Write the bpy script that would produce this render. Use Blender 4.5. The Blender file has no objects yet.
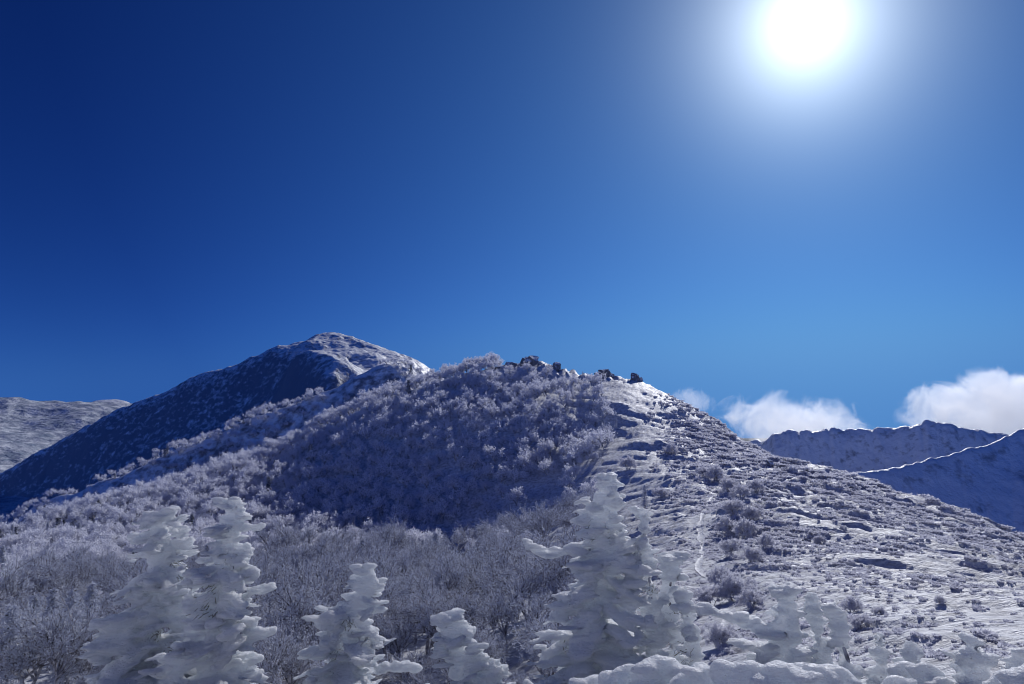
import bpy, bmesh, math, random
import numpy as np
from mathutils import Vector

random.seed(7)
rng = np.random.default_rng(11)
scene = bpy.context.scene
COL = scene.collection
R = math.radians

# ------------------------------------------------------------------ camera
W, H, F = 1024.0, 684.0, 740.0
HORIZON = 430.0
PITCH = math.atan((HORIZON - H / 2) / F)
CP, SP = math.cos(PITCH), math.sin(PITCH)

def ray(px, py):
    """azimuth (right positive) and tan(elevation) of a direction in the photograph"""
    px = np.asarray(px, float); py = np.asarray(py, float)
    x = px - W / 2; u = H / 2 - py
    fy = F * CP - u * SP; fz = F * SP + u * CP
    return np.arctan2(x, fy), fz / np.hypot(x, fy)

def P(px, py, d):
    a, t = ray(px, py)
    return np.stack([np.sin(a) * d, np.cos(a) * d, t * d], -1)

def project(x, y, z):
    fw = y * CP + z * SP; up = -y * SP + z * CP
    return W / 2 + F * x / fw, H / 2 - F * up / fw, fw

cam = bpy.data.cameras.new('camera'); camo = bpy.data.objects.new('camera', cam); COL.objects.link(camo)
cam.sensor_width = 36; cam.lens = F / W * 36; cam.clip_start = .1; cam.clip_end = 60000
camo.rotation_euler = (math.pi / 2 + PITCH, 0, 0)
scene.camera = camo

# ------------------------------------------------------------------ sun and sky
sa, st = ray(806, 24)
SUN_AZ, SUN_EL = float(sa), math.atan(float(st))
SUN = Vector((math.sin(SUN_AZ) * math.cos(SUN_EL), math.cos(SUN_AZ) * math.cos(SUN_EL), math.sin(SUN_EL)))
sl = bpy.data.lights.new('sun', 'SUN'); so = bpy.data.objects.new('sun', sl); COL.objects.link(so)
sl.energy = 3.0; sl.angle = R(.5); sl.color = (.98, .975, 1)
so.rotation_euler = (-SUN).to_track_quat('-Z', 'Y').to_euler()

class NT:
    """tiny helper to wire nodes"""
    def __init__(s, tree): s.t = tree; s.n = tree.nodes; s.l = tree.links
    def add(s, typ, ins=None, **kw):
        n = s.n.new(typ)
        for k, v in kw.items(): setattr(n, k, v)
        for k, v in (ins or {}).items(): s.put(n.inputs[k], v)
        return n
    def put(s, sock, v):
        if isinstance(v, bpy.types.NodeSocket): s.l.new(v, sock)
        else: sock.default_value = v
    def math(s, op, a, b=None, c=None):
        n = s.n.new('ShaderNodeMath'); n.operation = op
        for i, v in enumerate((a, b, c)):
            if v is not None: s.put(n.inputs[i], v)
        return n.outputs[0]
    def mix(s, fac, a, b, mode='MIX'):
        n = s.n.new('ShaderNodeMix'); n.data_type = 'RGBA'; n.blend_type = mode; n.clamp_factor = True
        s.put(n.inputs[0], fac); s.put(n.inputs[6], a); s.put(n.inputs[7], b)
        return n.outputs[2]
    def ramp(s, fac, stops):
        n = s.n.new('ShaderNodeValToRGB'); e = n.color_ramp.elements
        while len(e) < len(stops): e.new(.5)
        for el, (p, c) in zip(e, stops):
            el.position = p; el.color = c if len(c) == 4 else (*c, 1)
        s.put(n.inputs[0], fac); return n.outputs[0]
    def noise(s, vec, scale, detail=4, rough=.55, dist=0):
        n = s.add('ShaderNodeTexNoise', {'Scale': scale, 'Detail': detail, 'Roughness': rough, 'Distortion': dist})
        if vec is not None: s.l.new(vec, n.inputs['Vector'])
        return n.outputs[0]

world = bpy.data.worlds.new('World'); scene.world = world; world.use_nodes = True
nt = NT(world.node_tree); nt.n.clear()
sky = nt.add('ShaderNodeTexSky', sky_type='NISHITA', sun_disc=False, sun_elevation=SUN_EL, sun_rotation=SUN_AZ,
             altitude=2600, air_density=.75, dust_density=0.0, ozone_density=3.0)
geo = nt.add('ShaderNodeTexCoord')
nrm = nt.add('ShaderNodeVectorMath', operation='NORMALIZE'); nt.l.new(geo.outputs['Generated'], nrm.inputs[0])
dot = nt.add('ShaderNodeVectorMath', operation='DOT_PRODUCT'); nt.l.new(nrm.outputs[0], dot.inputs[0]); dot.inputs[1].default_value = SUN
ang = nt.math('MULTIPLY', nt.math('ARCCOSINE', nt.math('MINIMUM', dot.outputs['Value'], .999999)), 180 / math.pi)   # degrees from the sun
# clear high-mountain air: deeper and more saturated than the model's, brighter towards the sun
sp = nt.add('ShaderNodeSeparateColor'); nt.l.new(sky.outputs[0], sp.inputs[0])
angc = nt.math('MINIMUM', ang, 50.0)
# the half of the sky away from the sun scatters light back more strongly again
backs = nt.math('MULTIPLY_ADD', nt.math('POWER', nt.math('MAXIMUM', nt.math('DIVIDE', nt.math('SUBTRACT', ang, 55.0), 70.0), 0.0), 1.2), 1.5, 1.0)
cs = nt.add('ShaderNodeCombineColor'); ca = nt.add('ShaderNodeCombineColor')
# the aureole: light scattered forward by ice dust round the sun
halo = nt.math('MULTIPLY', nt.math('EXPONENT', nt.math('MULTIPLY', nt.math('DIVIDE', ang, 3.1), -1.0)), 2.25)
wide = nt.math('MULTIPLY', nt.math('EXPONENT', nt.math('MULTIPLY', nt.math('DIVIDE', ang, 8.0), -1.0)), .07)
for i, (tint, T, g, k, hz) in enumerate(((.62, 5.3, 1.50, .0527, .86), (.82, 2.75, 1.307, .0391, .95), (1.0, 1.5, 1.105, .0192, 1.0))):
    v = nt.math('POWER', nt.math('SMOOTH_MIN', nt.math('MULTIPLY', sp.outputs[i], .085 * tint), (.17, .37, .70)[i], (.06, .12, .2)[i]), g)
    v = nt.math('MULTIPLY', nt.math('MULTIPLY', v, backs), nt.math('EXPONENT', nt.math('MULTIPLY', angc, -k)))
    nt.put(cs.inputs[i], nt.math('MULTIPLY', v, T / .1))
    nt.put(ca.inputs[i], nt.math('MULTIPLY', nt.math('ADD', halo, wide), hz))
b1 = nt.add('ShaderNodeBackground', {'Color': cs.outputs[0], 'Strength': .1})
b2 = nt.add('ShaderNodeBackground', {'Color': ca.outputs[0], 'Strength': 1.0})
ad = nt.add('ShaderNodeAddShader'); nt.l.new(b1.outputs[0], ad.inputs[0]); nt.l.new(b2.outputs[0], ad.inputs[1])
wo = nt.add('ShaderNodeOutputWorld'); nt.l.new(ad.outputs[0], wo.inputs[0])

scene.view_settings.view_transform = 'Standard'; scene.view_settings.look = 'None'
scene.view_settings.gamma = 1; scene.view_settings.exposure = 0; scene.view_settings.use_curve_mapping = False
scene.cycles.max_bounces = 10; scene.cycles.transparent_max_bounces = 8
scene.cycles.filter_width = 1.05; scene.cycles.volume_bounces = 8

# ------------------------------------------------------------------ noise (numpy)
def _hash(ix, iy, iz=None, seed=0):
    h = ix.astype(np.uint32) * np.uint32(374761393) + iy.astype(np.uint32) * np.uint32(668265263)
    if iz is not None: h = h + iz.astype(np.uint32) * np.uint32(2147483647)
    h = h + np.uint32(seed * 974711 + 13)
    h = (h ^ (h >> np.uint32(13))) * np.uint32(1274126177)
    h = (h ^ (h >> np.uint32(16))) * np.uint32(2246822519)
    h = h ^ (h >> np.uint32(13))
    return h.astype(np.float64) / 4294967295.0

def vn2(x, y, seed=0):
    x0 = np.floor(x); y0 = np.floor(y); fx = x - x0; fy = y - y0
    ix = x0.astype(np.int64) + 100000; iy = y0.astype(np.int64) + 100000
    sx = fx * fx * fx * (fx * (fx * 6 - 15) + 10); sy = fy * fy * fy * (fy * (fy * 6 - 15) + 10)
    a = _hash(ix, iy, seed=seed); b = _hash(ix + 1, iy, seed=seed); c = _hash(ix, iy + 1, seed=seed); d = _hash(ix + 1, iy + 1, seed=seed)
    return (a + (b - a) * sx) * (1 - sy) + (c + (d - c) * sx) * sy - .5

def vn3(x, y, z, seed=0):
    z0 = np.floor(z); fz = z - z0; iz = z0.astype(np.int64) + 100000; sz = fz * fz * (3 - 2 * fz)
    x0 = np.floor(x); y0 = np.floor(y); fx = x - x0; fy = y - y0
    ix = x0.astype(np.int64) + 100000; iy = y0.astype(np.int64) + 100000
    sx = fx * fx * (3 - 2 * fx); sy = fy * fy * (3 - 2 * fy)
    def lay(k):
        a = _hash(ix, iy, iz + k, seed); b = _hash(ix + 1, iy, iz + k, seed); c = _hash(ix, iy + 1, iz + k, seed); d = _hash(ix + 1, iy + 1, iz + k, seed)
        return (a + (b - a) * sx) * (1 - sy) + (c + (d - c) * sx) * sy
    p = lay(0); q = lay(1)
    return p + (q - p) * sz - .5

def fbm2(x, y, oct=4, seed=0, gain=.5):
    s = 0; a = 1.0
    for i in range(oct):
        c, sn = math.cos(i * 1.1), math.sin(i * 1.1)
        s = s + a * vn2(x * c - y * sn, x * sn + y * c, seed + i); x = x * 2.03; y = y * 2.03; a *= gain
    return s

def sstep(a, b, x):
    t = np.clip((x - a) / (b - a), 0, 1); return t * t * (3 - 2 * t)

# ------------------------------------------------------------------ mesh helper
def mesh_np(name, verts, quads=None, tris=None, mats=(), mat_idx=None, smooth=True):
    me = bpy.data.meshes.new(name)
    verts = np.asarray(verts, np.float32)
    parts = []; sizes = []
    if quads is not None and len(quads): parts.append(np.asarray(quads, np.int32).ravel()); sizes.append(np.full(len(quads), 4, np.int32))
    if tris is not None and len(tris): parts.append(np.asarray(tris, np.int32).ravel()); sizes.append(np.full(len(tris), 3, np.int32))
    li = np.concatenate(parts); ls = np.concatenate(sizes)
    me.vertices.add(len(verts)); me.vertices.foreach_set('co', verts.ravel())
    me.loops.add(len(li)); me.loops.foreach_set('vertex_index', li)
    me.polygons.add(len(ls)); st = np.zeros(len(ls), np.int32); st[1:] = np.cumsum(ls)[:-1]
    me.polygons.foreach_set('loop_start', st); me.polygons.foreach_set('loop_total', ls)
    for m in mats: me.materials.append(m)
    if mat_idx is not None: me.polygons.foreach_set('material_index', np.asarray(mat_idx, np.int32))
    me.polygons.foreach_set('use_smooth', np.full(len(ls), smooth, bool))
    me.update(calc_edges=True); me.validate()
    return me

def link(name, me, parent=None, loc=None):
    o = bpy.data.objects.new(name, me); COL.objects.link(o)
    if parent is not None: o.parent = parent
    if loc is not None: o.location = loc
    return o

def tag(o, label=None, cat=None, group=None, kind=None):
    if label: o['label'] = label
    if cat: o['category'] = cat
    if group: o['group'] = group
    if kind: o['kind'] = kind
    return o

def empty(name, loc, rz=0):
    o = bpy.data.objects.new(name, None); COL.objects.link(o); o.location = loc; o.rotation_euler = (0, 0, rz)
    o.empty_display_size = .3
    return o

# ------------------------------------------------------------------ materials
def principled(name, color, rough=.7, spec=.2, **kw):
    m = bpy.data.materials.new(name); m.use_nodes = True
    t = NT(m.node_tree); b = t.n['Principled BSDF']
    t.put(b.inputs['Base Color'], color if not isinstance(color, tuple) else (*color[:3], 1))
    b.inputs['Roughness'].default_value = rough; b.inputs['Specular IOR Level'].default_value = spec
    return m, t, b

def snow_material(name, bump_scales, bump_dist, dark=None, stretch=None, steep=0):
    """wind-packed snow; dark = (scale, threshold, colour) for rock and shrub specks that stick out of it"""
    m, t, b = principled(name, (.80, .82, .86), .55, .25)
    tc = t.add('ShaderNodeTexCoord'); vec = tc.outputs['Object']
    if stretch:
        mp = t.add('ShaderNodeMapping'); t.l.new(vec, mp.inputs[0])
        mp.inputs['Rotation'].default_value = (0, 0, stretch[0]); mp.inputs['Scale'].default_value = stretch[1]; bvec = mp.outputs[0]
    else: bvec = vec
    h = None
    for sc, w in bump_scales:
        n = t.math('MULTIPLY', t.noise(bvec, sc, 5, .6), w); h = n if h is None else t.math('ADD', h, n)
    bp = t.add('ShaderNodeBump', {'Height': h, 'Distance': bump_dist, 'Strength': 1.0}); t.l.new(bp.outputs[0], b.inputs['Normal'])
    c = t.mix(t.noise(vec, bump_scales[0][0] * .4, 3), (.76, .79, .84, 1), (.85, .86, .88, 1))
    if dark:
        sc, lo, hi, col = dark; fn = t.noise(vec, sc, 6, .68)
        if steep:                                   # more of the dark colour on steeper slopes
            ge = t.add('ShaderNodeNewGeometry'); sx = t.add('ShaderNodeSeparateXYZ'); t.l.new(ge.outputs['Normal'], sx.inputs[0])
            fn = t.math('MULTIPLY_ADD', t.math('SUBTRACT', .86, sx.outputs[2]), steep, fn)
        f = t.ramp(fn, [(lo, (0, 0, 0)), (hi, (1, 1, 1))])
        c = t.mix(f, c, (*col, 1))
    t.put(b.inputs['Base Color'], c)
    return m

M_GROUND = snow_material('wind_packed_snow', [(1.3, 1.0), (4.5, .5), (14, .2)], .38, (1.5, .44, .66, (.36, .36, .40)), (R(-42), (.5, 1.6, 1)))
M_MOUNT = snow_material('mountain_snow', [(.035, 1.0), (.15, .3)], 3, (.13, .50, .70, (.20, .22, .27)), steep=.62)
M_HILLFAR = snow_material('far_hill_snow', [(.012, 1.0), (.06, .3)], 14, (.035, .34, .62, (.22, .27, .36)))
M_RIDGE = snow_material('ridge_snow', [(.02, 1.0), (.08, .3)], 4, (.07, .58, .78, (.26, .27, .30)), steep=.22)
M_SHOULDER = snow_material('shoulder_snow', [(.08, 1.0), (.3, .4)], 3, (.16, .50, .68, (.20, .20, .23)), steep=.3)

# ------------------------------------------------------------------ terrain
class TPS:
    """thin-plate surface through control points, in (azimuth, ln distance) of tan(elevation)"""
    def __init__(s, pts, smooth=1e-6):
        pts = np.array(pts, float)
        a, t = ray(pts[:, 0], pts[:, 1]); s.c = np.stack([a, np.log(pts[:, 2])], -1)
        n = len(pts); d = np.linalg.norm(s.c[:, None] - s.c[None], axis=-1)
        K = s.phi(d) + np.eye(n) * smooth; Q = np.hstack([np.ones((n, 1)), s.c])
        A = np.zeros((n + 3, n + 3)); A[:n, :n] = K; A[:n, n:] = Q; A[n:, :n] = Q.T
        s.w = np.linalg.solve(A, np.concatenate([t, np.zeros(3)]))
    @staticmethod
    def phi(d): return np.where(d > 1e-9, d * d * np.log(np.maximum(d, 1e-9)), 0)
    def __call__(s, az, lr):
        sh = az.shape; az = az.ravel(); lr = lr.ravel(); n = len(s.c)
        o = s.w[n] + s.w[n + 1] * az + s.w[n + 2] * lr
        for i in range(n): o = o + s.w[i] * s.phi(np.hypot(az - s.c[i, 0], lr - s.c[i, 1]))
        return o.reshape(sh)

def polar_patch(name, hfun, az0, az1, naz, r0, r1, nr, mat):
    az = np.linspace(R(az0), R(az1), naz); lr = np.linspace(math.log(r0), math.log(r1), nr)
    A, L = np.meshgrid(az, lr)
    z = hfun(A, L); r = np.exp(L)
    v = np.stack([np.sin(A) * r, np.cos(A) * r, z], -1).reshape(-1, 3)
    i = np.arange((nr - 1) * naz).reshape(nr - 1, naz)[:, :-1].ravel()
    q = np.stack([i, i + 1, i + naz + 1, i + naz], -1)
    o = link(name, mesh_np(name, v, q, mats=[mat])); tag(o, kind='structure')
    return o

# ---- near ground: the spur we stand on, the bowl to its left and the hill with the tors
GP = [
 # under the foreground firs (mostly below the frame)
 (-150, 1200, 3), (256, 1150, 3), (512, 1100, 3), (800, 1050, 3), (1170, 1050, 3),
 (-150, 830, 14), (100, 830, 14), (300, 840, 14), (500, 800, 14), (640, 760, 14), (800, 735, 14), (980, 705, 14), (1170, 690, 14),
 # bottom of the frame
 (-150, 690, 60), (0, 690, 58), (150, 690, 50), (300, 700, 42), (420, 700, 38), (560, 690, 30), (700, 655, 26), (820, 640, 24), (920, 632, 23), (1010, 640, 22), (1170, 640, 22),
 # right slope
 (1000, 598, 38), (900, 598, 34), (800, 598, 36), (1000, 565, 65), (900, 552, 62), (800, 545, 66), (1022, 543, 115), (940, 507, 140), (900, 495, 150),
 (870, 480, 160), (800, 500, 105), (850, 477, 172), (800, 466, 172), (770, 459, 188), (1170, 600, 60), (1170, 590, 110),
 # behind the right skyline
 (1022, 620, 190), (940, 590, 220), (860, 545, 250), (790, 500, 300), (1170, 680, 180),
 # spur with the path
 (700, 600, 42), (700, 560, 62), (700, 520, 88), (690, 498, 108), (668, 470, 135), (650, 440, 165), (690, 455, 160), (720, 470, 142), (745, 444, 200),
 (625, 405, 198), (700, 416, 212), (660, 393, 218), (635, 380, 222), (600, 377, 224), (535, 366, 230), (500, 370, 229), (470, 378, 228), (435, 388, 228), (395, 400, 228),
 # behind the hill
 (745, 500, 260), (700, 480, 280), (600, 460, 300), (500, 450, 300), (400, 470, 300),
 # left skyline of the wooded hill
 (345, 420, 226), (300, 443, 224), (240, 466, 228), (180, 492, 234), (100, 520, 242), (0, 556, 250), (-150, 600, 262),
 (300, 530, 295), (180, 560, 300), (0, 640, 320), (-150, 680, 330),
 # wooded face
 (540, 420, 190), (450, 425, 192), (540, 390, 214), (450, 402, 213), (500, 480, 165), (400, 480, 178), (590, 450, 180), (320, 500, 182), (250, 530, 170), (600, 490, 140),
 # bowl at its foot
 (470, 548, 146), (545, 535, 132), (610, 520, 116), (400, 562, 132), (300, 575, 120), (200, 590, 120), (100, 600, 118), (0, 612, 115), (-150, 640, 110),
 (430, 605, 78), (540, 590, 76), (640, 575, 66), (300, 625, 80), (150, 640, 80), (0, 650, 80),
]
_ground = TPS(GP, 3e-5)

WD = R(-40)                      # direction in which the wind has combed the snow
# the trodden path up the spur (metres)
PATH = np.array([(8.6, 30), (12.2, 44), (13.4, 54.9), (17.2, 68.0), (20.1, 80.9), (24.2, 94.2), (28.9, 108.1), (33.9, 123.5), (39.0, 142), (40.6, 161.2), (40.8, 171.1), (38.5, 182)])
def path_distance(x, y):
    d = np.full(x.shape, 1e9); near = (x > 5) & (x < 46) & (y > 26) & (y < 188); px, py = x[near], y[near]; m = np.full(px.shape, 1e9)
    for (x0, y0), (x1, y1) in zip(PATH[:-1], PATH[1:]):
        t = np.clip(((px - x0) * (x1 - x0) + (py - y0) * (y1 - y0)) / ((x1 - x0) ** 2 + (y1 - y0) ** 2), 0, 1)
        m = np.minimum(m, np.hypot(px - x0 - t * (x1 - x0), py - y0 - t * (y1 - y0)))
    d[near] = m
    return d

def ground_z(A, L, fine=True):
    r = np.exp(L); x = np.sin(A) * r; y = np.cos(A) * r
    z = _ground(A, L) * r; smooth = z + fbm2(x / 26, y / 26, 3, 3) * 1.7 * sstep(20, 120, r)
    u = x * math.cos(WD) + y * math.sin(WD); v = -x * math.sin(WD) + y * math.cos(WD)
    px, py, _ = project(x, y, z)
    right = sstep(560, 760, px + (py - 450) * .25)        # open wind-scoured snow on the right, woods on the left
    near = sstep(2, 30, r)
    z = z + near * (fbm2(x / 26, y / 26, 3, 3) * 1.7) * sstep(20, 120, r)
    # drifts: sharp-crested, stretched along the wind
    n1 = fbm2(u / 7.0, v / 1.7, 3, 21); n2 = fbm2(u / 3.0, v / .62, 2, 41)
    n3 = np.abs(fbm2(u / 11, v / 4.5, 2, 61))
    z = z + near * np.clip(r / 95, .25, 1) * (right * (n1 * 1.1 + n2 * .40 - n3 * .5) + (1 - right) * n1 * .45)
    # buried dwarf pines on the hill's crest, right part
    k = fbm2(x / 5, y / 5, 2, 91)
    z = z + right * sstep(.10, .40, k + .25 * vn2(x / 1.7, y / 1.7, 92)) * .5 * sstep(60, 110, r)
    crag = sstep(490, 515, px) * sstep(680, 610, px) * sstep(212, 222, r) * sstep(240, 232, r)
    z = z + crag * (np.abs(fbm2(x / 3.2, y / 2.4, 4, 131)) * 2.6 - .5)
    w = 1 - sstep(.7, 2.2, path_distance(x, y))
    z = z * (1 - w) + (smooth - .15) * w
    return z

def gz(x, y):
    x = np.atleast_1d(np.asarray(x, float)); y = np.atleast_1d(np.asarray(y, float))
    return ground_z(np.arctan2(x, y), np.log(np.hypot(x, y)))

polar_patch('ground', ground_z, -50, 50, 1300, 2.2, 330, 1050, M_GROUND)

# the hilltop behind the photographer: unseen, added and tilted to bounce light onto firs
def hilltop_z(A, L):
    r = np.exp(L); e = np.where(A < math.pi, R(50), R(-50)); w = sstep(0, R(45), np.minimum(A - R(50), R(310) - A))
    x = np.sin(A) * r; y = np.cos(A) * r
    rise = -2.0 + .26 * np.minimum(r, 90) - .2 * np.maximum(r - 90, 0) + fbm2(x / 9, y / 9, 4, 15) * .7 * sstep(2, 12, r)
    return ground_z(e, L) * (1 - w) + rise * w
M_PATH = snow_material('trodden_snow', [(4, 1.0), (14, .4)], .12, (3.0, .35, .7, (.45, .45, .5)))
polar_patch('hilltop', hilltop_z, 50, 310, 300, 2.2, 200, 130, snow_material('fresh_snow', [(4, 1.0), (14, .4)], .06))

# ---- valley floor, out to the horizon
def disk(name, z, r, mat):
    n = 96
    v = [(0, 0, z)] + [(math.cos(i * 2 * math.pi / n) * r, math.sin(i * 2 * math.pi / n) * r, z) for i in range(n)]
    o = link(name, mesh_np(name, v, tris=[(0, i + 1, (i + 1) % n + 1) for i in range(n)], mats=[mat])); tag(o, kind='structure')
M_VALLEY, _t, _b = principled('valley_forest', (.05, .06, .07), .9, .1)
_t.put(_b.inputs['Base Color'], _t.mix(_t.noise(_t.add('ShaderNodeTexCoord').outputs['Object'], .004, 6), (.02, .03, .035, 1), (.12, .13, .15, 1)))
disk('valley_floor', -420, 40000, M_VALLEY)

def hill(name, pts, az0, az1, r0, r1, mat, amp, wl, naz, nr, seed, ridged=0, gully=None, drop=None):
    f = TPS(pts, 1e-5)
    def h(A, L):
        r = np.exp(L); x = np.sin(A) * r; y = np.cos(A) * r
        z = f(A, L) * r + fbm2(x / wl, y / wl, 5, seed) * amp
        z = z - 380 * sstep(0, 1, np.maximum(R(az0) - A, A - R(az1)) / R(16))          # the ends run down into the valley
        if ridged: z = z - np.abs(fbm2(x / (wl * .7), y / (wl * .7), 4, seed + 9)) * ridged
        if gully: z = z + (np.abs(fbm2(A * gully[0], L * gully[1], 3, seed + 5)) - .15) * gully[2]
        return z
    polar_patch(name, h, az0 - 16, az1 + 16, int(naz * (az1 - az0 + 32) / (az1 - az0)), r0, r1, nr, mat)
    return h

# ---- the main peak with its sunlit shoulder field
def dense(pts, step):
    p = np.array(pts, float); n = max(2, int(abs(p[-1, 0] - p[0, 0]) / step)); o = np.argsort(p[:, 0]); p = p[o]
    x = np.linspace(p[0, 0], p[-1, 0], n)
    return [(a, float(np.interp(a, p[:, 0], p[:, 1])), float(np.interp(a, p[:, 0], p[:, 2]))) for a in x]
def face(pts, dys, slope):
    """control points down a face of that slope (tangent) under crest points"""
    out = []
    for px, py, d in pts:
        t = float(ray(px, py)[1])
        for dy in dys:
            t2 = float(ray(px, py + dy)[1]); out.append((px, py + dy, d * (slope - t) / (slope - t2)))
    return out
def back(pts, dys, slope):
    """control points just behind a crest, falling away"""
    out = []
    for px, py, d in pts:
        t = float(ray(px, py)[1])
        for dy in dys:
            t2 = float(ray(px, py + dy)[1]); out.append((px, py + dy, d * (t + slope) / (t2 + slope)))
    return out
crest = [(250, 358, 1230), (190, 378, 1270), (150, 397, 1300), (110, 412, 1330), (60, 440, 1370), (0, 474, 1410), (-80, 510, 1450)]
edge = [(279, 354, 1185), (292, 361, 1115), (306, 368, 1050), (325, 377, 980), (352, 373, 1000)]
crest = dense(crest, 20)
MP = crest + back(crest, (14, 40), .45) + edge + face(crest, (30, 65, 110), 1.0) + face(edge, (25, 55, 100), 1.0) + [
      (330, 335, 1300), (312, 337, 1290), (350, 337, 1290), (375, 347, 1260), (400, 353, 1220), (420, 363, 1190), (437, 380, 1160), (470, 395, 1140), (520, 420, 1120),
      (300, 345, 1260), (275, 350, 1245), (330, 350, 1160), (310, 356, 1140), (345, 362, 1070), (380, 362, 1080), (410, 375, 1100), (380, 395, 960), (420, 410, 1020),
      (330, 480, 1650), (250, 480, 1600), (150, 500, 1650), (420, 480, 1600), (0, 580, 1750), (520, 520, 1500)]
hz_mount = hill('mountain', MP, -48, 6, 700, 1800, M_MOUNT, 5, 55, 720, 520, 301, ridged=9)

# ---- wooded shoulder in front of it
crest = [(435, 380, 470), (415, 372, 465), (400, 367, 460), (385, 366, 458), (360, 374, 458), (330, 386, 460), (300, 399, 464), (260, 412, 468), (220, 428, 472), (180, 445, 476), (100, 480, 486), (20, 516, 494), (-60, 545, 500)]
crest = dense(crest, 20)
SH = crest + back(crest, (12, 34), .45) + face([q for q in crest if q[0] < 390], (30, 70), 1.0) + [(435, 420, 440), (460, 400, 480), (500, 430, 480), (300, 520, 390), (100, 590, 410), (-60, 640, 420),
      (420, 430, 620), (330, 450, 620), (200, 520, 640), (0, 590, 660), (520, 520, 560)]
hz_shoulder = hill('shoulder_ridge', SH, -46, 4, 300, 640, M_SHOULDER, 5, 40, 560, 300, 402, ridged=4)

# ---- pale snowfields far left
FL = [(-60, 400, 2500), (0, 402, 2500), (60, 404, 2500), (100, 405, 2500), (160, 408, 2500), (230, 425, 2500), (0, 425, 2150), (60, 428, 2100), (0, 470, 1500), (80, 470, 1500), (0, 510, 1250), (160, 460, 1700),
      (0, 450, 3200), (160, 470, 3200), (-60, 520, 1250)]
hill('snowfield_hill', FL, -48, -17, 1150, 3200, M_HILLFAR, 24, 210, 300, 220, 501, ridged=8)
hill('distant_knob', [(70, 420, 2900), (95, 402, 2900), (110, 400, 2900), (130, 403, 2900), (170, 430, 2900), (110, 430, 2600), (110, 430, 3300)], -42, -22, 2500, 3400, M_RIDGE, 20, 160, 200, 100, 511)

# ---- ridges on the right
crest = [(720, 470, 1600), (745, 449, 1560), (757, 443, 1540), (775, 434, 1500), (800, 431, 1480), (830, 431, 1490), (860, 430, 1500), (880, 428, 1500), (900, 426, 1500), (920, 423, 1500), (935, 420, 1500), (965, 428, 1520), (995, 434, 1540), (1050, 445, 1560), (1120, 455, 1600)]
crest = dense(crest, 13)
FR = crest + back(crest, (14, 40), 1.4) + face([q for q in crest if q[0] > 790], (30, 70), 1.0) + [(745, 470, 1480), (757, 465, 1450), (775, 460, 1430)]
hill('far_ridge', FR, 14, 44, 1250, 2000, M_RIDGE, 5, 40, 560, 560, 601, ridged=5, gully=(44, 2, 16))
crest = [(790, 488, 700), (830, 477, 700), (855, 473, 705), (885, 468, 715), (920, 460, 738), (950, 453, 758), (987, 443, 784), (1024, 428, 812), (1070, 412, 840), (1130, 400, 870)]
crest = dense(crest, 12)
NR = crest + back(crest, (12, 36), 1.1) + face([q for q in crest if q[0] > 850], (25, 60, 110), .95) + [(830, 492, 650), (830, 530, 560)]
hill('right_ridge', NR, 18, 46, 480, 1100, M_RIDGE, 1.4, 26, 560, 640, 701, ridged=1.6, gully=(40, 2, 3))
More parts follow.
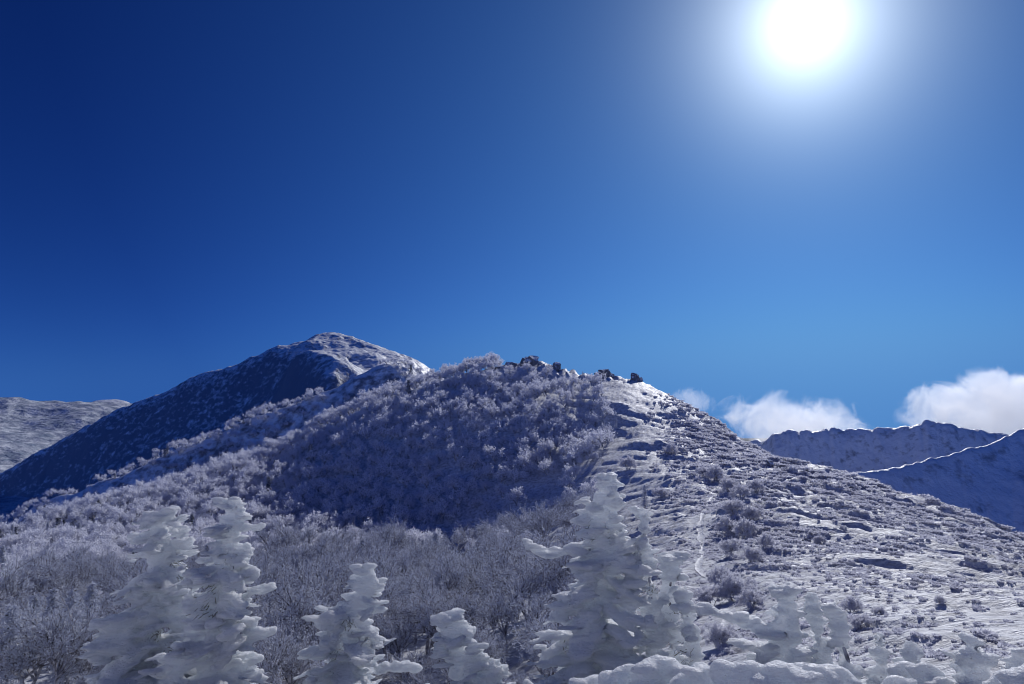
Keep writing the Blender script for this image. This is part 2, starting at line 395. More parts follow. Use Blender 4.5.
FIRS = [
 ([(509, 142, 181), (522, 138, 186), (540, 133, 192), (560, 126, 197), (580, 110, 200), (600, 97, 205), (625, 92, 215), (650, 76, 228), (684, 60, 238), (740, 42, 255), (800, 40, 260)], 15.5,
  'broad snow-caked fir with a blunt top, left of its taller twin', dict(arms=[[(150, 618, 9), (118, 622, 8), (98, 624, 7)], [(160, 514, 5), (142, 523, 5)]], needles=14)),
 ([(499, 214, 245), (515, 213, 249), (524, 198, 261), (545, 199, 251), (565, 191, 252), (590, 186, 263), (610, 181, 261), (632, 171, 266), (650, 160, 258), (684, 142, 274), (740, 122, 285), (800, 118, 290)], 14.2,
  'tall snow-caked fir with a square flat top, on the left', dict(arms=[[(245, 526, 5), (262, 527, 4)], [(250, 590, 6), (264, 589, 5)], [(250, 632, 7), (266, 633, 6)]], needles=16)),
 ([(565, 353, 377), (578, 352, 388), (590, 343, 384), (605, 336, 383), (620, 312, 384), (645, 306, 386), (665, 298, 388), (684, 297, 390), (740, 286, 398), (790, 284, 400)], 14.5,
  'snow-caked fir with a rounded cap and drooping shelves, left of the stubby fir', dict(arms=[[(340, 618, 7), (312, 622, 8)], [(385, 672, 7), (412, 666, 9)]], needles=10)),
 ([(610, 437, 465), (622, 433, 471), (640, 429, 477), (655, 427, 484), (670, 425, 499), (684, 423, 510), (740, 412, 525), (790, 410, 528)], 13.5,
  'short stubby snow-caked fir sloping off to the right, left of the tallest spire', dict(needles=6)),
 ([(473, 597, 617), (490, 597, 622), (505, 582, 625), (515, 574, 626), (535, 569, 633), (555, 560, 642), (575, 553, 642), (600, 547, 650), (630, 537, 655), (660, 530, 662), (684, 526, 670), (740, 515, 680), (800, 510, 685)], 13.0,
  'tallest snow-caked fir with a broad shouldered spire, rising in the middle', dict(arms=[[(590, 504, 5), (581, 500, 4)], [(575, 550, 6), (550, 553, 6), (532, 548, 5), (529, 541, 3.5)]], needles=22)),
 ([(507, 633, 640), (520, 633, 653), (535, 634, 656), (560, 636, 652), (590, 640, 662), (640, 640, 670), (690, 638, 674), (790, 636, 676)], 13.3,
  'thin spiky snow-caked fir just right of the tallest spire', dict(needles=6, voxel=.02)),
 ([(553, 657, 688), (562, 660, 686), (575, 662, 680), (600, 658, 680), (640, 656, 690), (690, 652, 694), (790, 650, 696)], 13.6,
  'snow-caked fir with a flared top, third spire right of the tallest', dict(needles=6, voxel=.02)),
 ([(587, 677, 689), (610, 678, 694), (640, 682, 702), (660, 684, 707), (700, 684, 712), (790, 682, 714)], 13.0,
  'narrow leaning snow-caked fir, lowest spire of the middle cluster', dict(needles=8, voxel=.02)),
 ([(583, 769, 801), (600, 769, 801), (622, 771, 802), (640, 752, 808), (660, 738, 818), (684, 730, 828), (760, 726, 832)], 12.0,
  'snow-caked fir with a slab top and a long shelf reaching left, on the right', dict(arms=[[(775, 634, 9), (745, 622, 9), (715, 612, 7), (698, 609, 5)], [(770, 648, 9), (740, 645, 8)]], needles=4)),
 ([(592, 808, 815), (605, 806, 820), (625, 808, 828), (650, 806, 836), (700, 804, 840), (760, 802, 842)], 12.3,
  'small thin snow-caked fir right of the slab-topped one', dict(needles=2, voxel=.02)),
 ([(602, 821, 839), (620, 823, 845), (640, 828, 855), (660, 835, 862), (690, 836, 868), (760, 834, 870)], 12.0,
  'leaning snow-caked fir sloping down to the right, last of the right-hand group', dict(needles=3, voxel=.02)),
 ([(634, 960, 974), (642, 956, 986), (652, 953, 1000), (666, 951, 1010), (684, 948, 1018), (740, 950, 1030)], 11.0,
  'squat snow-caked fir with a lumpy crown, in the lower right corner', dict(needles=5)),
 ([(632, 877, 884), (645, 873, 888), (660, 868, 893), (690, 862, 900), (740, 860, 902)], 12.5,
  'little pointed snow-caked fir between the right-hand group and the lower right corner', dict(needles=8, voxel=.02)),
 ([(640, 903, 915), (652, 900, 922), (668, 895, 928), (690, 890, 934), (740, 888, 936)], 12.8,
  'ragged little snow-caked fir just left of the squat corner fir', dict(needles=6)),
 ([(650, 1012, 1022), (662, 1008, 1030), (684, 1002, 1038), (740, 1000, 1042)], 12.4,
  'snow-caked fir cut by the right edge of the picture', dict(needles=4)),
]
HIDE = [[(l, py) for py, l, r in f[0]] + [(r, py) for py, l, r in f[0]][::-1] for f in FIRS]
MOUNDS = [
 ([(600, 672, 22, 9.5), (630, 662, 24, 9.2), (660, 655, 24, 9.0), (690, 668, 22, 8.6), (718, 664, 24, 8.4), (750, 660, 26, 8.2), (782, 660, 24, 8.2), (808, 661, 20, 8.4), (832, 662, 18, 8.6), (560, 690, 24, 9.6), (640, 700, 40, 8.6), (720, 700, 44, 8.0), (800, 700, 40, 8.0)], 'long blue-shaded snow mound with a bright crest, below the middle firs'),
 ([(852, 678, 14, 9.2), (872, 684, 14, 9.2), (895, 674, 13, 9.8), (915, 688, 14, 9.5)], 'row of small snow lumps right of the long mound'),
 ([(905, 660, 11, 11.5), (925, 662, 12, 11.2), (940, 676, 12, 11)], 'two round snow lumps left of the lower right corner'),
 ([(1010, 668, 16, 9.5), (1032, 660, 20, 9.2), (985, 690, 18, 9.2), (1040, 690, 26, 9)], 'snow mound cut by the lower right corner'),
 ([(478, 690, 14, 11), (500, 694, 12, 11), (408, 690, 12, 11.5)], 'low snow lump at the foot of the short stubby fir'),
]
SHRUBS = [(716, 482, 26, 'rounded frosted shrub above the bend of the path'), (704, 478, 20, 'low frosted shrub above the bend, on the left side of the path'), (728, 492, 22, 'frosted shrub just right of the path, uppermost of the row'),
 (742, 500, 24, 'frosted shrub in the upper row right of the path'), (757, 494, 22, 'frosted shrub farthest right in the upper row'), (735, 515, 30, 'broad frosted shrub halfway down the row beside the path'),
 (752, 520, 26, 'frosted shrub behind the broad one in the row'), (728, 534, 28, 'frosted shrub leaning over the path'), (745, 540, 30, 'dense frosted shrub in the lower row'),
 (733, 556, 28, 'frosted shrub at the lower end of the row by the path'), (752, 562, 24, 'small frosted shrub right of the lower end of the row'), (765, 548, 20, 'lone frosted shrub on the shadowed drift right of the row'),
 (690, 618, 34, 'pale frosted shrub behind the lowest spire'), (712, 606, 40, 'wide pale frosted shrub right of the middle cluster'), (735, 600, 46, 'large pale frosted shrub behind the long snow shelf'), (752, 608, 34, 'pale frosted shrub left of the slab-topped fir'),
 (722, 590, 34, 'frosted shrub topping the clump behind the snow shelf'), (862, 628, 26, 'frosted shrub on the slope right of the leaning fir'), (880, 615, 16, 'small dark frosted shrub on the open slope'), (852, 612, 22, 'frosted shrub behind the leaning fir'),
 (940, 604, 12, 'tiny dark shrub poking from the open slope'), (660, 500, 20, 'frosted shrub on the shaded bank'), (628, 470, 22, 'frosted shrub at the top of the smooth bank'), (670, 455, 18, 'small frosted shrub on the bright hillside'),
 (820, 545, 16, 'low dark-tipped shrub in the middle of the open slope'), (690, 640, 36, 'frosted shrub showing dark twigs below the lowest spire'), (720, 645, 36, 'twiggy frosted shrub under the long snow shelf')]
ROCKS = [(512, 372, 229, 17, 9, 'flat snow-topped slab at the left end of the summit rocks', dict(dep=.7)), (531, 366, 229, 15, 10, 'tilted block, tallest of the summit rocks', dict(tilt=-.12)), (511, 379, 227, 10, 7, 'dark boulder under the flat slab'),
 (526, 382, 226, 8, 6, 'small dark boulder below the tilted block'), (545, 372, 229, 12, 6, 'low snow-topped rock between the tilted block and the right-hand block'), (556, 376, 228, 11, 12, 'upright block right of the tilted block'),
 (604, 380, 225, 17, 9, 'dark flat-topped rock on the crest right of the summit'), (616, 382, 224, 8, 5, 'small rock beside the dark flat-topped one'), (636, 385, 222, 11, 10, 'snow-capped block standing alone on the right crest'),
 (656, 396, 219, 7, 6, 'small dark rock on the descending crest'), (666, 401, 217, 6, 5, 'smallest dark rock on the descending crest'), (715, 432, 210, 8, 7, 'dark rock low on the right skyline of the hill'),
 (770, 466, None, 9, 5, 'left rock of the pair at the saddle'), (781, 469, None, 8, 4, 'right rock of the pair at the saddle'), (806, 541, None, 5, 2.5, 'dark flat stone on the open slope'), (818, 544, None, 3.5, 2, 'small stone beside the dark flat one'),
 (850, 488, None, 6, 2.5, 'low stone near the right skyline'), (498, 372, 229, 8, 5, 'low boulder left of the flat slab')]
LONEFIRS = [(603, 432, 16, 'dark little fir alone on the bright upper slope'), (616, 428, 10, 'smaller dark fir right of the lone one'), (645, 508, 24, 'rimed fir standing on the smooth snow right of the tallest spire'), (583, 380, 8, 'tiny fir on the crest between two rocks'), (383, 418, 14, 'dark fir on the left shoulder of the wooded hill')]
CLOUDS = [(800, 428, 5200, 165, 74, 'wispy white cloud sloping down to the right behind the far ridge', 3, R(8), .07, .65), (997, 410, 5600, 160, 78, 'bigger bright cloud above the right ridge', 8, R(-4), .07, .60), (690, 402, 5000, 60, 36, 'small faint wisp beside the hill skyline', 5, 0.0, .05, .66)]
# ------------------------------------------------------------------ plants: materials
def rime_material(name, col, trans, bump=None):
    m = bpy.data.materials.new(name); m.use_nodes = True; t = NT(m.node_tree); t.n.clear()
    tc = t.add('ShaderNodeTexCoord')
    c = t.mix(t.noise(tc.outputs['Object'], 3.0, 3), (col[0] * .86, col[1] * .86, col[2] * .9, 1), (*col, 1))
    d = t.add('ShaderNodeBsdfDiffuse', {'Color': c}); tr = t.add('ShaderNodeBsdfTranslucent', {'Color': c})
    mx = t.add('ShaderNodeMixShader', {0: trans}); t.l.new(d.outputs[0], mx.inputs[1]); t.l.new(tr.outputs[0], mx.inputs[2])
    o = t.add('ShaderNodeOutputMaterial'); t.l.new(mx.outputs[0], o.inputs[0])
    return m
M_RIMEBLADE = rime_material('rime_on_twigs', (.69, .72, .79), .20)
M_RIMEFAR = rime_material('rime_on_far_crowns', (.84, .85, .90), .5)
M_TUFTRIME = rime_material('rime_on_grass', (.84, .84, .88), .5)
M_TWIG, _t, _b = principled('frosted_bark', (.22, .19, .18), .9, .1)
_tc = _t.add('ShaderNodeTexCoord')
_t.put(_b.inputs['Base Color'], _t.mix(_t.ramp(_t.noise(_tc.outputs['Object'], 5, 4), [(.34, (0, 0, 0)), (.55, (1, 1, 1))]), (.09, .08, .08, 1), (.48, .48, .52, 1)))
M_NEEDLE, _t, _b = principled('dark_fir_needles', (.035, .05, .03), .7, .2)
_tc = _t.add('ShaderNodeTexCoord'); _t.put(_b.inputs['Base Color'], _t.mix(_t.noise(_tc.outputs['Object'], 9, 3), (.05, .06, .05, 1), (.13, .13, .10, 1)))

class Parts:
    """collects tubes and blades as arrays"""
    def __init__(s): s.v = []; s.q = []; s.m = []; s.n = 0
    def add(s, v, q, mi):
        v = np.asarray(v, float).reshape(-1, 3); q = np.asarray(q, int).reshape(-1, 4)
        s.v.append(v); s.q.append(q + s.n); s.m.append(np.full(len(q), mi)); s.n += len(v)
    def tubes(s, p0, p1, r0, r1, mi, k=3):
        p0 = np.asarray(p0, float); p1 = np.asarray(p1, float); n = len(p0); d = p1 - p0; d /= np.linalg.norm(d, axis=1, keepdims=True) + 1e-9
        a = np.cross(d, np.where(np.abs(d[:, 2:3]) > .9, [[1, 0, 0]], [[0, 0, 1]])); a /= np.linalg.norm(a, axis=1, keepdims=True) + 1e-9; b = np.cross(d, a)
        an = np.arange(k) * 2 * math.pi / k
        ring = np.cos(an)[None, :, None] * a[:, None] + np.sin(an)[None, :, None] * b[:, None]
        v = np.concatenate([p0[:, None] + ring * np.asarray(r0).reshape(-1, 1, 1), p1[:, None] + ring * np.asarray(r1).reshape(-1, 1, 1)], 1)
        i = np.arange(k); j = (i + 1) % k
        q = np.stack([i, j, j + k, i + k], -1)[None] + (np.arange(n) * 2 * k)[:, None, None]
        s.add(v, q, mi)
    def blades(s, c, d, l, w, mi, g):
        c = np.asarray(c, float); n = len(c); d = d / (np.linalg.norm(d, axis=1, keepdims=True) + 1e-9)
        a = np.cross(d, g.normal(size=(n, 3))); a /= np.linalg.norm(a, axis=1, keepdims=True) + 1e-9
        L = (np.asarray(l).reshape(-1, 1)) * d; Wd = np.asarray(w).reshape(-1, 1) * a
        v = np.stack([c - Wd * .35, c + Wd * .35, c + L + Wd * .6, c + L - Wd * .6], 1)
        s.add(v, np.arange(n * 4).reshape(n, 4), mi)
    def mesh(s, name, mats): return mesh_np(name, np.concatenate(s.v), np.concatenate(s.q), mats=mats, mat_idx=np.concatenate(s.m), smooth=False)

def unit(v): return v / (np.linalg.norm(v, axis=-1, keepdims=True) + 1e-9)

def fork(p, d, L, r, n, ang, g, lift=.15, shrink=(.55, .85)):
    """n children from along each branch: returns start, dir, length, radius"""
    m = len(p); t = g.uniform(.45, 1.0, (m, n)); t[:, 0] = 1
    s = p[:, None] + d[:, None] * (L[:, None] * t)[..., None]
    e = unit(g.normal(size=(m, n, 3))); e = e - (e * d[:, None]).sum(-1, keepdims=True) * d[:, None]; e = unit(e)
    a = g.uniform(ang * .5, ang * 1.2, (m, n))
    c = unit(d[:, None] * np.cos(a)[..., None] + e * np.sin(a)[..., None] + np.array([0, 0, lift]))
    l = L[:, None] * g.uniform(*shrink, (m, n)); rr = r[:, None] * g.uniform(.45, .65, (m, n))
    return s.reshape(-1, 3), c.reshape(-1, 3), l.ravel(), rr.ravel()

def frost_tree(seed, h, stems, limbs, subs, twigs, nb, bl, bw, wide=1.0, twigk=True, rime=None):
    """bare broadleaf tree thick with rime: (trunk mesh, crown mesh)"""
    g = np.random.default_rng(seed)
    tr = Parts(); cr = Parts()
    an = g.uniform(0, 6.28, stems); lean = g.uniform(.1, .35, stems) * (stems > 1) + .05
    d = unit(np.stack([np.cos(an) * lean, np.sin(an) * lean, np.ones(stems)], -1)); p = np.stack([np.cos(an) * .08, np.sin(an) * .08, np.full(stems, -.4)], -1) * (1 if stems > 1 else 1)
    L = h * g.uniform(.27, .4, stems) + .4; r = h * g.uniform(.016, .024, stems)
    mid = p + d * (L * .55)[:, None] + g.normal(0, .04, (stems, 3)) * h * .3
    tip = p + d * L[:, None]
    tr.tubes(p, mid, r * 1.2, r, 0, 6); tr.tubes(mid, tip, r, r * .75, 0, 6)
    d = unit(tip - mid); s, c, l, rr = fork(mid, d, np.linalg.norm(tip - mid, axis=1), r * 1.5, limbs, .85 * wide, g, .25)
    l = h * g.uniform(.22, .38, len(s)) * wide ** .5
    cr.tubes(s, s + c * l[:, None], rr, rr * .6, 1)
    s, c, l, rr = fork(s, c, l, rr, subs, .8 * wide, g, .2, (.5, .85)); cr.tubes(s, s + c * l[:, None], rr, rr * .5, 1)
    s, c, l, rr = fork(s, c, l, rr, twigs, .85, g, .1, (.45, .8))
    if twigk: cr.tubes(s, s + c * l[:, None], np.maximum(rr, .008), np.maximum(rr * .5, .006), 1)
    n = len(s); t = g.uniform(.1, 1.1, (n, nb, 1)); q = s[:, None] + c[:, None] * l[:, None, None] * t
    q = (q + g.normal(0, bl * .55, q.shape)).reshape(-1, 3)
    dd = unit(np.repeat(c, nb, 0) + g.normal(0, .8, (n * nb, 3)))
    cr.blades(q, dd, g.uniform(.6, 1.3, n * nb) * bl, g.uniform(.6, 1.3, n * nb) * bw, 0, g)
    return tr.mesh('trunk', [M_TWIG]), cr.mesh('crown', [rime or M_RIMEBLADE, M_TWIG])

def frost_fir(seed, h, nb, bl, bw, green=.25):
    g = np.random.default_rng(seed); tr = Parts(); cr = Parts()
    tr.tubes([[0, 0, -.4]], [[0, 0, h * .97]], [h * .022], [.012], 0, 6)
    rows = int(h / .28); z = np.repeat(np.linspace(.12, .97, rows), 9) + g.normal(0, .01, rows * 9)
    an = g.uniform(0, 6.28, len(z)); rad = h * .21 * (1 - z) ** .8 * g.uniform(.6, 1.15, len(z)) + .04
    d = np.stack([np.cos(an), np.sin(an), np.full(len(z), -.28)], -1); p = np.stack([np.zeros_like(z), np.zeros_like(z), z * h], -1)
    cr.tubes(p, p + d * rad[:, None], np.full(len(z), .012), np.full(len(z), .006), 1)
    n = len(z); t = g.uniform(.15, 1.05, (n, nb, 1)); q = (p[:, None] + d[:, None] * rad[:, None, None] * t + g.normal(0, .05, (n, nb, 3))).reshape(-1, 3)
    dd = unit(np.repeat(d, nb, 0) + g.normal(0, .6, (n * nb, 3)))
    mi = (g.random(n * nb) < green)
    for k in (0, 2):
        sel = mi == (k == 2); cr.blades(q[sel] - np.array([0, 0, .03 if k else 0]), dd[sel], g.uniform(.6, 1.3, sel.sum()) * bl, g.uniform(.6, 1.3, sel.sum()) * bw, k, g)
    return tr.mesh('trunk', [M_TWIG]), cr.mesh('crown', [M_RIMEBLADE, M_TWIG, M_NEEDLE])

BIRCH = [frost_tree(100 + i, 5.0, [1, 2, 3, 2, 1, 2][i], [7, 4, 3, 4, 8, 5][i], 6, 5, 12, .12, .045, [1, 1.15, 1.1, .9, 1.1, 1.25][i]) for i in range(6)]
SHRUB = [frost_tree(150 + i, 1.8, 7, 3, 5, 4, 22, .09, .045, 1.5, True, M_TUFTRIME) for i in range(4)]
FIR = [frost_fir(170 + i, 5.0, 16, .16, .055, [.05, .10, .07][i]) for i in range(3)]
FARB = [frost_tree(190 + i, 4.2, [1, 2, 2, 1][i], [6, 3, 4, 5][i], 4, 3, 16, .22, .09, [1, 1.1, .95, 1.2][i], False, M_RIMEFAR)[1] for i in range(4)]
FARF = [frost_fir(210 + i, 4.2, 7, .26, .11, .45)[1] for i in range(2)]
TUFT = []
for i in range(4):
    g = np.random.default_rng(230 + i); p = Parts(); n = 110
    a = g.uniform(0, 6.28, n); rr = np.sqrt(g.random(n)) * .35
    c = np.stack([np.cos(a) * rr, np.sin(a) * rr, -.05 + .1 * g.random(n)], -1); d = unit(np.stack([np.cos(a) * .7 + .6, np.sin(a) * .7 - .5, g.uniform(.1, .7, n)], -1))
    mi = g.random(n) < .07
    for k in (0, 1): p.blades(c[mi == k], d[mi == k], g.uniform(.08, .24, (mi == k).sum()), g.uniform(.05, .11, (mi == k).sum()), k, g)
    TUFT.append(p.mesh('tuft', [M_TUFTRIME, M_TWIG]))

# ------------------------------------------------------------------ where the plants stand
def scatter(n, az0, az1, r0, r1, dens, spacing, seed, hfun=None):
    g = np.random.default_rng(seed)
    A = g.uniform(R(az0), R(az1), n); r = np.sqrt(g.uniform(r0 * r0, r1 * r1, n)); L = np.log(r)
    z = (hfun or ground_z)(A, L); x = np.sin(A) * r; y = np.cos(A) * r
    px, py, _ = project(x, y, z)
    keep = g.random(n) < dens(px, py, r, x, y); x, y, z, r, px, py = (q[keep] for q in (x, y, z, r, px, py))
    cell = {}; out = []
    for i in range(len(x)):
        sp = spacing(r[i]) if callable(spacing) else spacing
        k = (int(x[i] // sp), int(y[i] // sp))
        if any((x[i] - x[j]) ** 2 + (y[i] - y[j]) ** 2 < sp * sp for a in (-1, 0, 1) for b in (-1, 0, 1) for j in cell.get((k[0] + a, k[1] + b), ())): continue
        cell.setdefault(k, []).append(i); out.append(i)
    return np.stack([x, y, z, r, px, py], -1)[out]

def in_poly(px, py, poly):
    ins = np.zeros(len(px), bool); n = len(poly)
    for i in range(n):
        x0, y0 = poly[i]; x1, y1 = poly[(i + 1) % n]
        if y0 == y1: continue
        ins ^= ((y0 > py) != (y1 > py)) & (px < (x1 - x0) * (py - y0) / (y1 - y0) + x0)
    return ins
WOOD = [(-120, 500), (0, 545), (180, 480), (300, 430), (395, 385), (470, 360), (545, 355), (600, 372), (632, 405), (640, 432), (612, 462), (560, 478), (500, 500), (440, 535), (430, 556), (455, 575), (540, 585), (600, 565), (645, 585), (690, 610), (700, 760), (-160, 760)]
BOWL = [(430, 545), (500, 500), (560, 478), (612, 462), (720, 470), (690, 585), (640, 580), (600, 560), (600, 600), (540, 620), (450, 602)]
def wood_density(px, py, r, x, y):
    ins = in_poly(px, py, WOOD)
    d = np.where(ins & ~((r > 220) & (px > 496)) & ~((r > 211) & (px > 545)) & ~(px > 604), .9, 0.0)
    d = d * np.where(vn2(x / 17, y / 17, 77) + .25 * vn2(x / 6, y / 6, 78) < -.20, .25, 1)          # clearings
    return np.where(in_poly(px, py, BOWL), .012 * (px < 600), d)
trees = scatter(110000, -40, 22, 20, 250, wood_density, lambda r: 2.0 if r < 48 else 3.0 if r < 140 else 2.8, 5)
g0 = np.random.default_rng(99)
isfir = (vn2(trees[:, 0] / 14, trees[:, 1] / 14, 55) + g0.normal(0, .14, len(trees))) > np.where((trees[:, 4] < 140) & (trees[:, 5] > 570), .05, .36)
size = np.where(trees[:, 3] < 130, g0.uniform(.6, 1.5, len(trees)), g0.uniform(.6, 1.05, len(trees)))
size = size * np.clip(trees[:, 3] / 62, .38, 1)
inframe = (trees[:, 4] > -12) & (trees[:, 4] < 1036) & (trees[:, 5] < 715)
# crowns of the foreground firs hide what stands behind them; only trees in view become things
hid = np.zeros(len(trees), bool)
for poly in []: hid |= in_poly(trees[:, 4], trees[:, 5] - 10, poly)
order = np.argsort(trees[:, 3] / np.maximum(size, .5))
ok = [i for i in order if inframe[i] and not hid[i]]
birch_i = [i for i in ok if not isfir[i]][:285]; fir_i = [i for i in ok if isfir[i]][:70]
lim = max(trees[i, 3] for i in birch_i)
print('TREES', len(trees), 'individual', len(birch_i), len(fir_i), 'to', lim)

def region(px, py, r):
    if r > 78:
        if px < 110: return 'far left edge', 'in the wood at the left edge, beyond the nearest rows'
        if px < 290: return 'left', 'in the second belt, behind the two left-hand snow-caked firs'
        if px < 440: return 'bowl', 'on the bowl floor, behind the small snow-caked firs'
        return 'bank', 'at the foot of the smooth shaded bank'
    if px < 110: return 'near left edge', 'in the nearest rows at the lower left corner'
    if px < 290: return 'near left', 'in the nearest rows around the two left-hand snow-caked firs'
    if px < 440: return 'near middle', 'in the nearest rows around the small snow-caked firs'
    if px < 580: return 'near centre', 'in the nearest rows left of the tallest spire'
    return 'near right', 'in the thicket right of the tallest spire, above the drift'

def plant(name, protos, k, pt, s, rz, label, cat, group):
    o = empty(name, (pt[0], pt[1], pt[2] - .05), rz); o.scale = (s, s, s * (1 + .12 * math.sin(rz * 3)))
    tag(o, label, cat, group)
    t, c = protos[k]
    link('trunk', t, o); link('crown', c, o)
    return o

for n, i in enumerate(birch_i):
    rg, ph = region(trees[i, 4], trees[i, 5], trees[i, 3])
    plant('frosted_birch', BIRCH, int(g0.integers(6)), trees[i], size[i], float(g0.uniform(0, 6.28)), 'bare rime-white birch ' + ph, 'tree', 'frosted birches, ' + rg)
for n, i in enumerate(fir_i):
    rg, ph = region(trees[i, 4], trees[i, 5], trees[i, 3])
    plant('frosted_fir', FIR, int(g0.integers(3)), trees[i], size[i] * .95, float(g0.uniform(0, 6.28)), 'slim rime-dusted fir ' + ph, 'tree', 'dusted firs, ' + rg)

def instances(name, pts, scale, rot, idx, protos):
    """uncountable cover as ONE object: points that carry small meshes"""
    src = bpy.data.collections.new(name + '_pieces')
    for j, me in enumerate(protos):
        src.objects.link(bpy.data.objects.new(f'{name}_piece_{j}', me))
    me = bpy.data.meshes.new(name); me.vertices.add(len(pts)); me.vertices.foreach_set('co', np.asarray(pts, np.float32).ravel())
    a = me.attributes.new('sc', 'FLOAT', 'POINT'); a.data.foreach_set('value', np.asarray(scale, np.float32))
    a = me.attributes.new('idx', 'INT', 'POINT'); a.data.foreach_set('value', np.asarray(idx, np.int32))
    a = me.attributes.new('rz', 'FLOAT', 'POINT'); a.data.foreach_set('value', np.asarray(rot, np.float32))
    o = link(name, me)
    ng = bpy.data.node_groups.new(name, 'GeometryNodeTree')
    ng.interface.new_socket('Geometry', in_out='INPUT', socket_type='NodeSocketGeometry'); ng.interface.new_socket('Geometry', in_out='OUTPUT', socket_type='NodeSocketGeometry')
    t = NT(ng); gi = t.add('NodeGroupInput'); go = t.add('NodeGroupOutput')
    ci = t.add('GeometryNodeCollectionInfo'); ci.inputs['Collection'].default_value = src; ci.inputs['Separate Children'].default_value = True; ci.inputs['Reset Children'].default_value = True
    def attr(nm, ty): n = t.add('GeometryNodeInputNamedAttribute', data_type=ty); n.inputs['Name'].default_value = nm; return n.outputs['Attribute']
    cx = t.add('ShaderNodeCombineXYZ'); t.l.new(attr('rz', 'FLOAT'), cx.inputs[2])
    ip = t.add('GeometryNodeInstanceOnPoints'); t.l.new(gi.outputs[0], ip.inputs['Points']); t.l.new(ci.outputs[0], ip.inputs['Instance']); ip.inputs['Pick Instance'].default_value = True
    t.l.new(attr('idx', 'INT'), ip.inputs['Instance Index']); t.l.new(cx.outputs[0], ip.inputs['Rotation']); t.l.new(attr('sc', 'FLOAT'), ip.inputs['Scale'])
    t.l.new(ip.outputs[0], go.inputs[0])
    md = o.modifiers.new('cover', 'NODES'); md.node_group = ng
    return o

used = np.zeros(len(trees), bool); used[birch_i] = True; used[fir_i] = True
rest = np.where(~used & (trees[:, 3] > 80))[0]
idx = np.where(isfir[rest] & (g0.random(len(rest)) < .5), g0.integers(4, 6, len(rest)), g0.integers(0, 4, len(rest)))
tag(instances('frosted_wood', trees[rest, :3] - [0, 0, .1], size[rest] * 1.3, g0.uniform(0, 6.28, len(rest)), idx, FARB + FARF),
    'frosted wood that covers the shaded face of the hill', 'wood', kind='stuff')

# the wooded shoulder: too far to count
sh = scatter(50000, -42, 1, 340, 500, lambda px, py, r, x, y: .55 * (vn2(x / 22, y / 22, 7) > -.30) * (py < 640) * sstep(430, 400, px + 0 * py), 4.0, 6, hz_shoulder)
tag(instances('shoulder_wood', sh[:, :3] - [0, 0, .2], g0.uniform(.8, 1.6, len(sh)), g0.uniform(0, 6.28, len(sh)), np.where(g0.random(len(sh)) < .06, 4, g0.integers(0, 4, len(sh))), FARB + FARF),
    'frosted wood along the shoulder below the main peak', 'wood', kind='stuff')

# rime-coated tufts on the open slope
def tuft_density(px, py, r, x, y):
    op = sstep(640, 760, px + (py - 450) * .15) * (py > 380)
    pd = path_distance(x, y); op = op * np.where(pd > .75, 1, np.where((pd > .16) & (vn2(x * 1.1, y * 1.1, 17) > .0), .8, 0))
    return op * np.clip(.38 + 1.3 * fbm2(x / 5, y / 5, 3, 31), .02, 1) * np.clip(22 / r, .08, 1) ** .38 * (1 + sstep(110, 190, r))
tf = scatter(230000, -2, 38, 19, 235, tuft_density, .16, 8)
tf = tf[(tf[:, 4] > 560) & (tf[:, 4] < 1060)]
tag(instances('rime_grass', tf[:, :3], np.exp(g0.normal(-.68, .42, len(tf))) * np.clip(tf[:, 3] / 70, .5, 2.3), g0.normal(0, .5, len(tf)), g0.integers(0, 4, len(tf)), TUFT),
    'rime-coated grass tufts on the open wind-combed slope', 'frosted grass', kind='stuff')
print('TUFTS', len(tf), 'SHOULDER', len(sh))
# ------------------------------------------------------------------ snow-caked firs in the foreground
M_CAKE, t, b = principled('hard_rime', (.82, .84, .88), .5, .3)
tc = t.add('ShaderNodeTexCoord'); mp = t.add('ShaderNodeMapping'); t.l.new(tc.outputs['Object'], mp.inputs[0]); mp.inputs['Scale'].default_value = (1, 1, 3.2)
hh = t.math('ADD', t.noise(mp.outputs[0], 5, 5, .6), t.math('MULTIPLY', t.noise(mp.outputs[0], 22, 3, .6), .35))
bp = t.add('ShaderNodeBump', {'Height': hh, 'Distance': .11, 'Strength': 1.0}); t.l.new(bp.outputs[0], b.inputs['Normal'])
# twigs and needles where the rime is thin; shadow gaps painted in too
thin = t.ramp(t.noise(mp.outputs[0], 3.4, 6, .68), [(.58, (0, 0, 0)), (.70, (1, 1, 1))])
t.put(b.inputs['Base Color'], t.mix(t.math('MULTIPLY', thin, .4), (.89, .95, 1.0, 1), (.44, .49, .56, 1)))
b.inputs['Subsurface Weight'].default_value = 1.0; b.inputs['Subsurface Radius'].default_value = (.9, .96, 1.0); b.inputs['Subsurface Scale'].default_value = .6; b.inputs['Subsurface Anisotropy'].default_value = .3
tl = t.add('ShaderNodeBsdfTranslucent', {'Color': (.86, .90, .96, 1)}); t.l.new(bp.outputs[0], tl.inputs['Normal'])
df = t.add('ShaderNodeBsdfDiffuse', {'Color': (.90, .93, .98, 1)}); t.l.new(bp.outputs[0], df.inputs['Normal'])
m0 = t.add('ShaderNodeMixShader', {0: .27}); t.l.new(b.outputs[0], m0.inputs[1]); t.l.new(df.outputs[0], m0.inputs[2])
mx = t.add('ShaderNodeMixShader', {0: .14}); t.l.new(m0.outputs[0], mx.inputs[1]); t.l.new(tl.outputs[0], mx.inputs[2]); t.l.new(mx.outputs[0], t.n['Material Output'].inputs['Surface'])

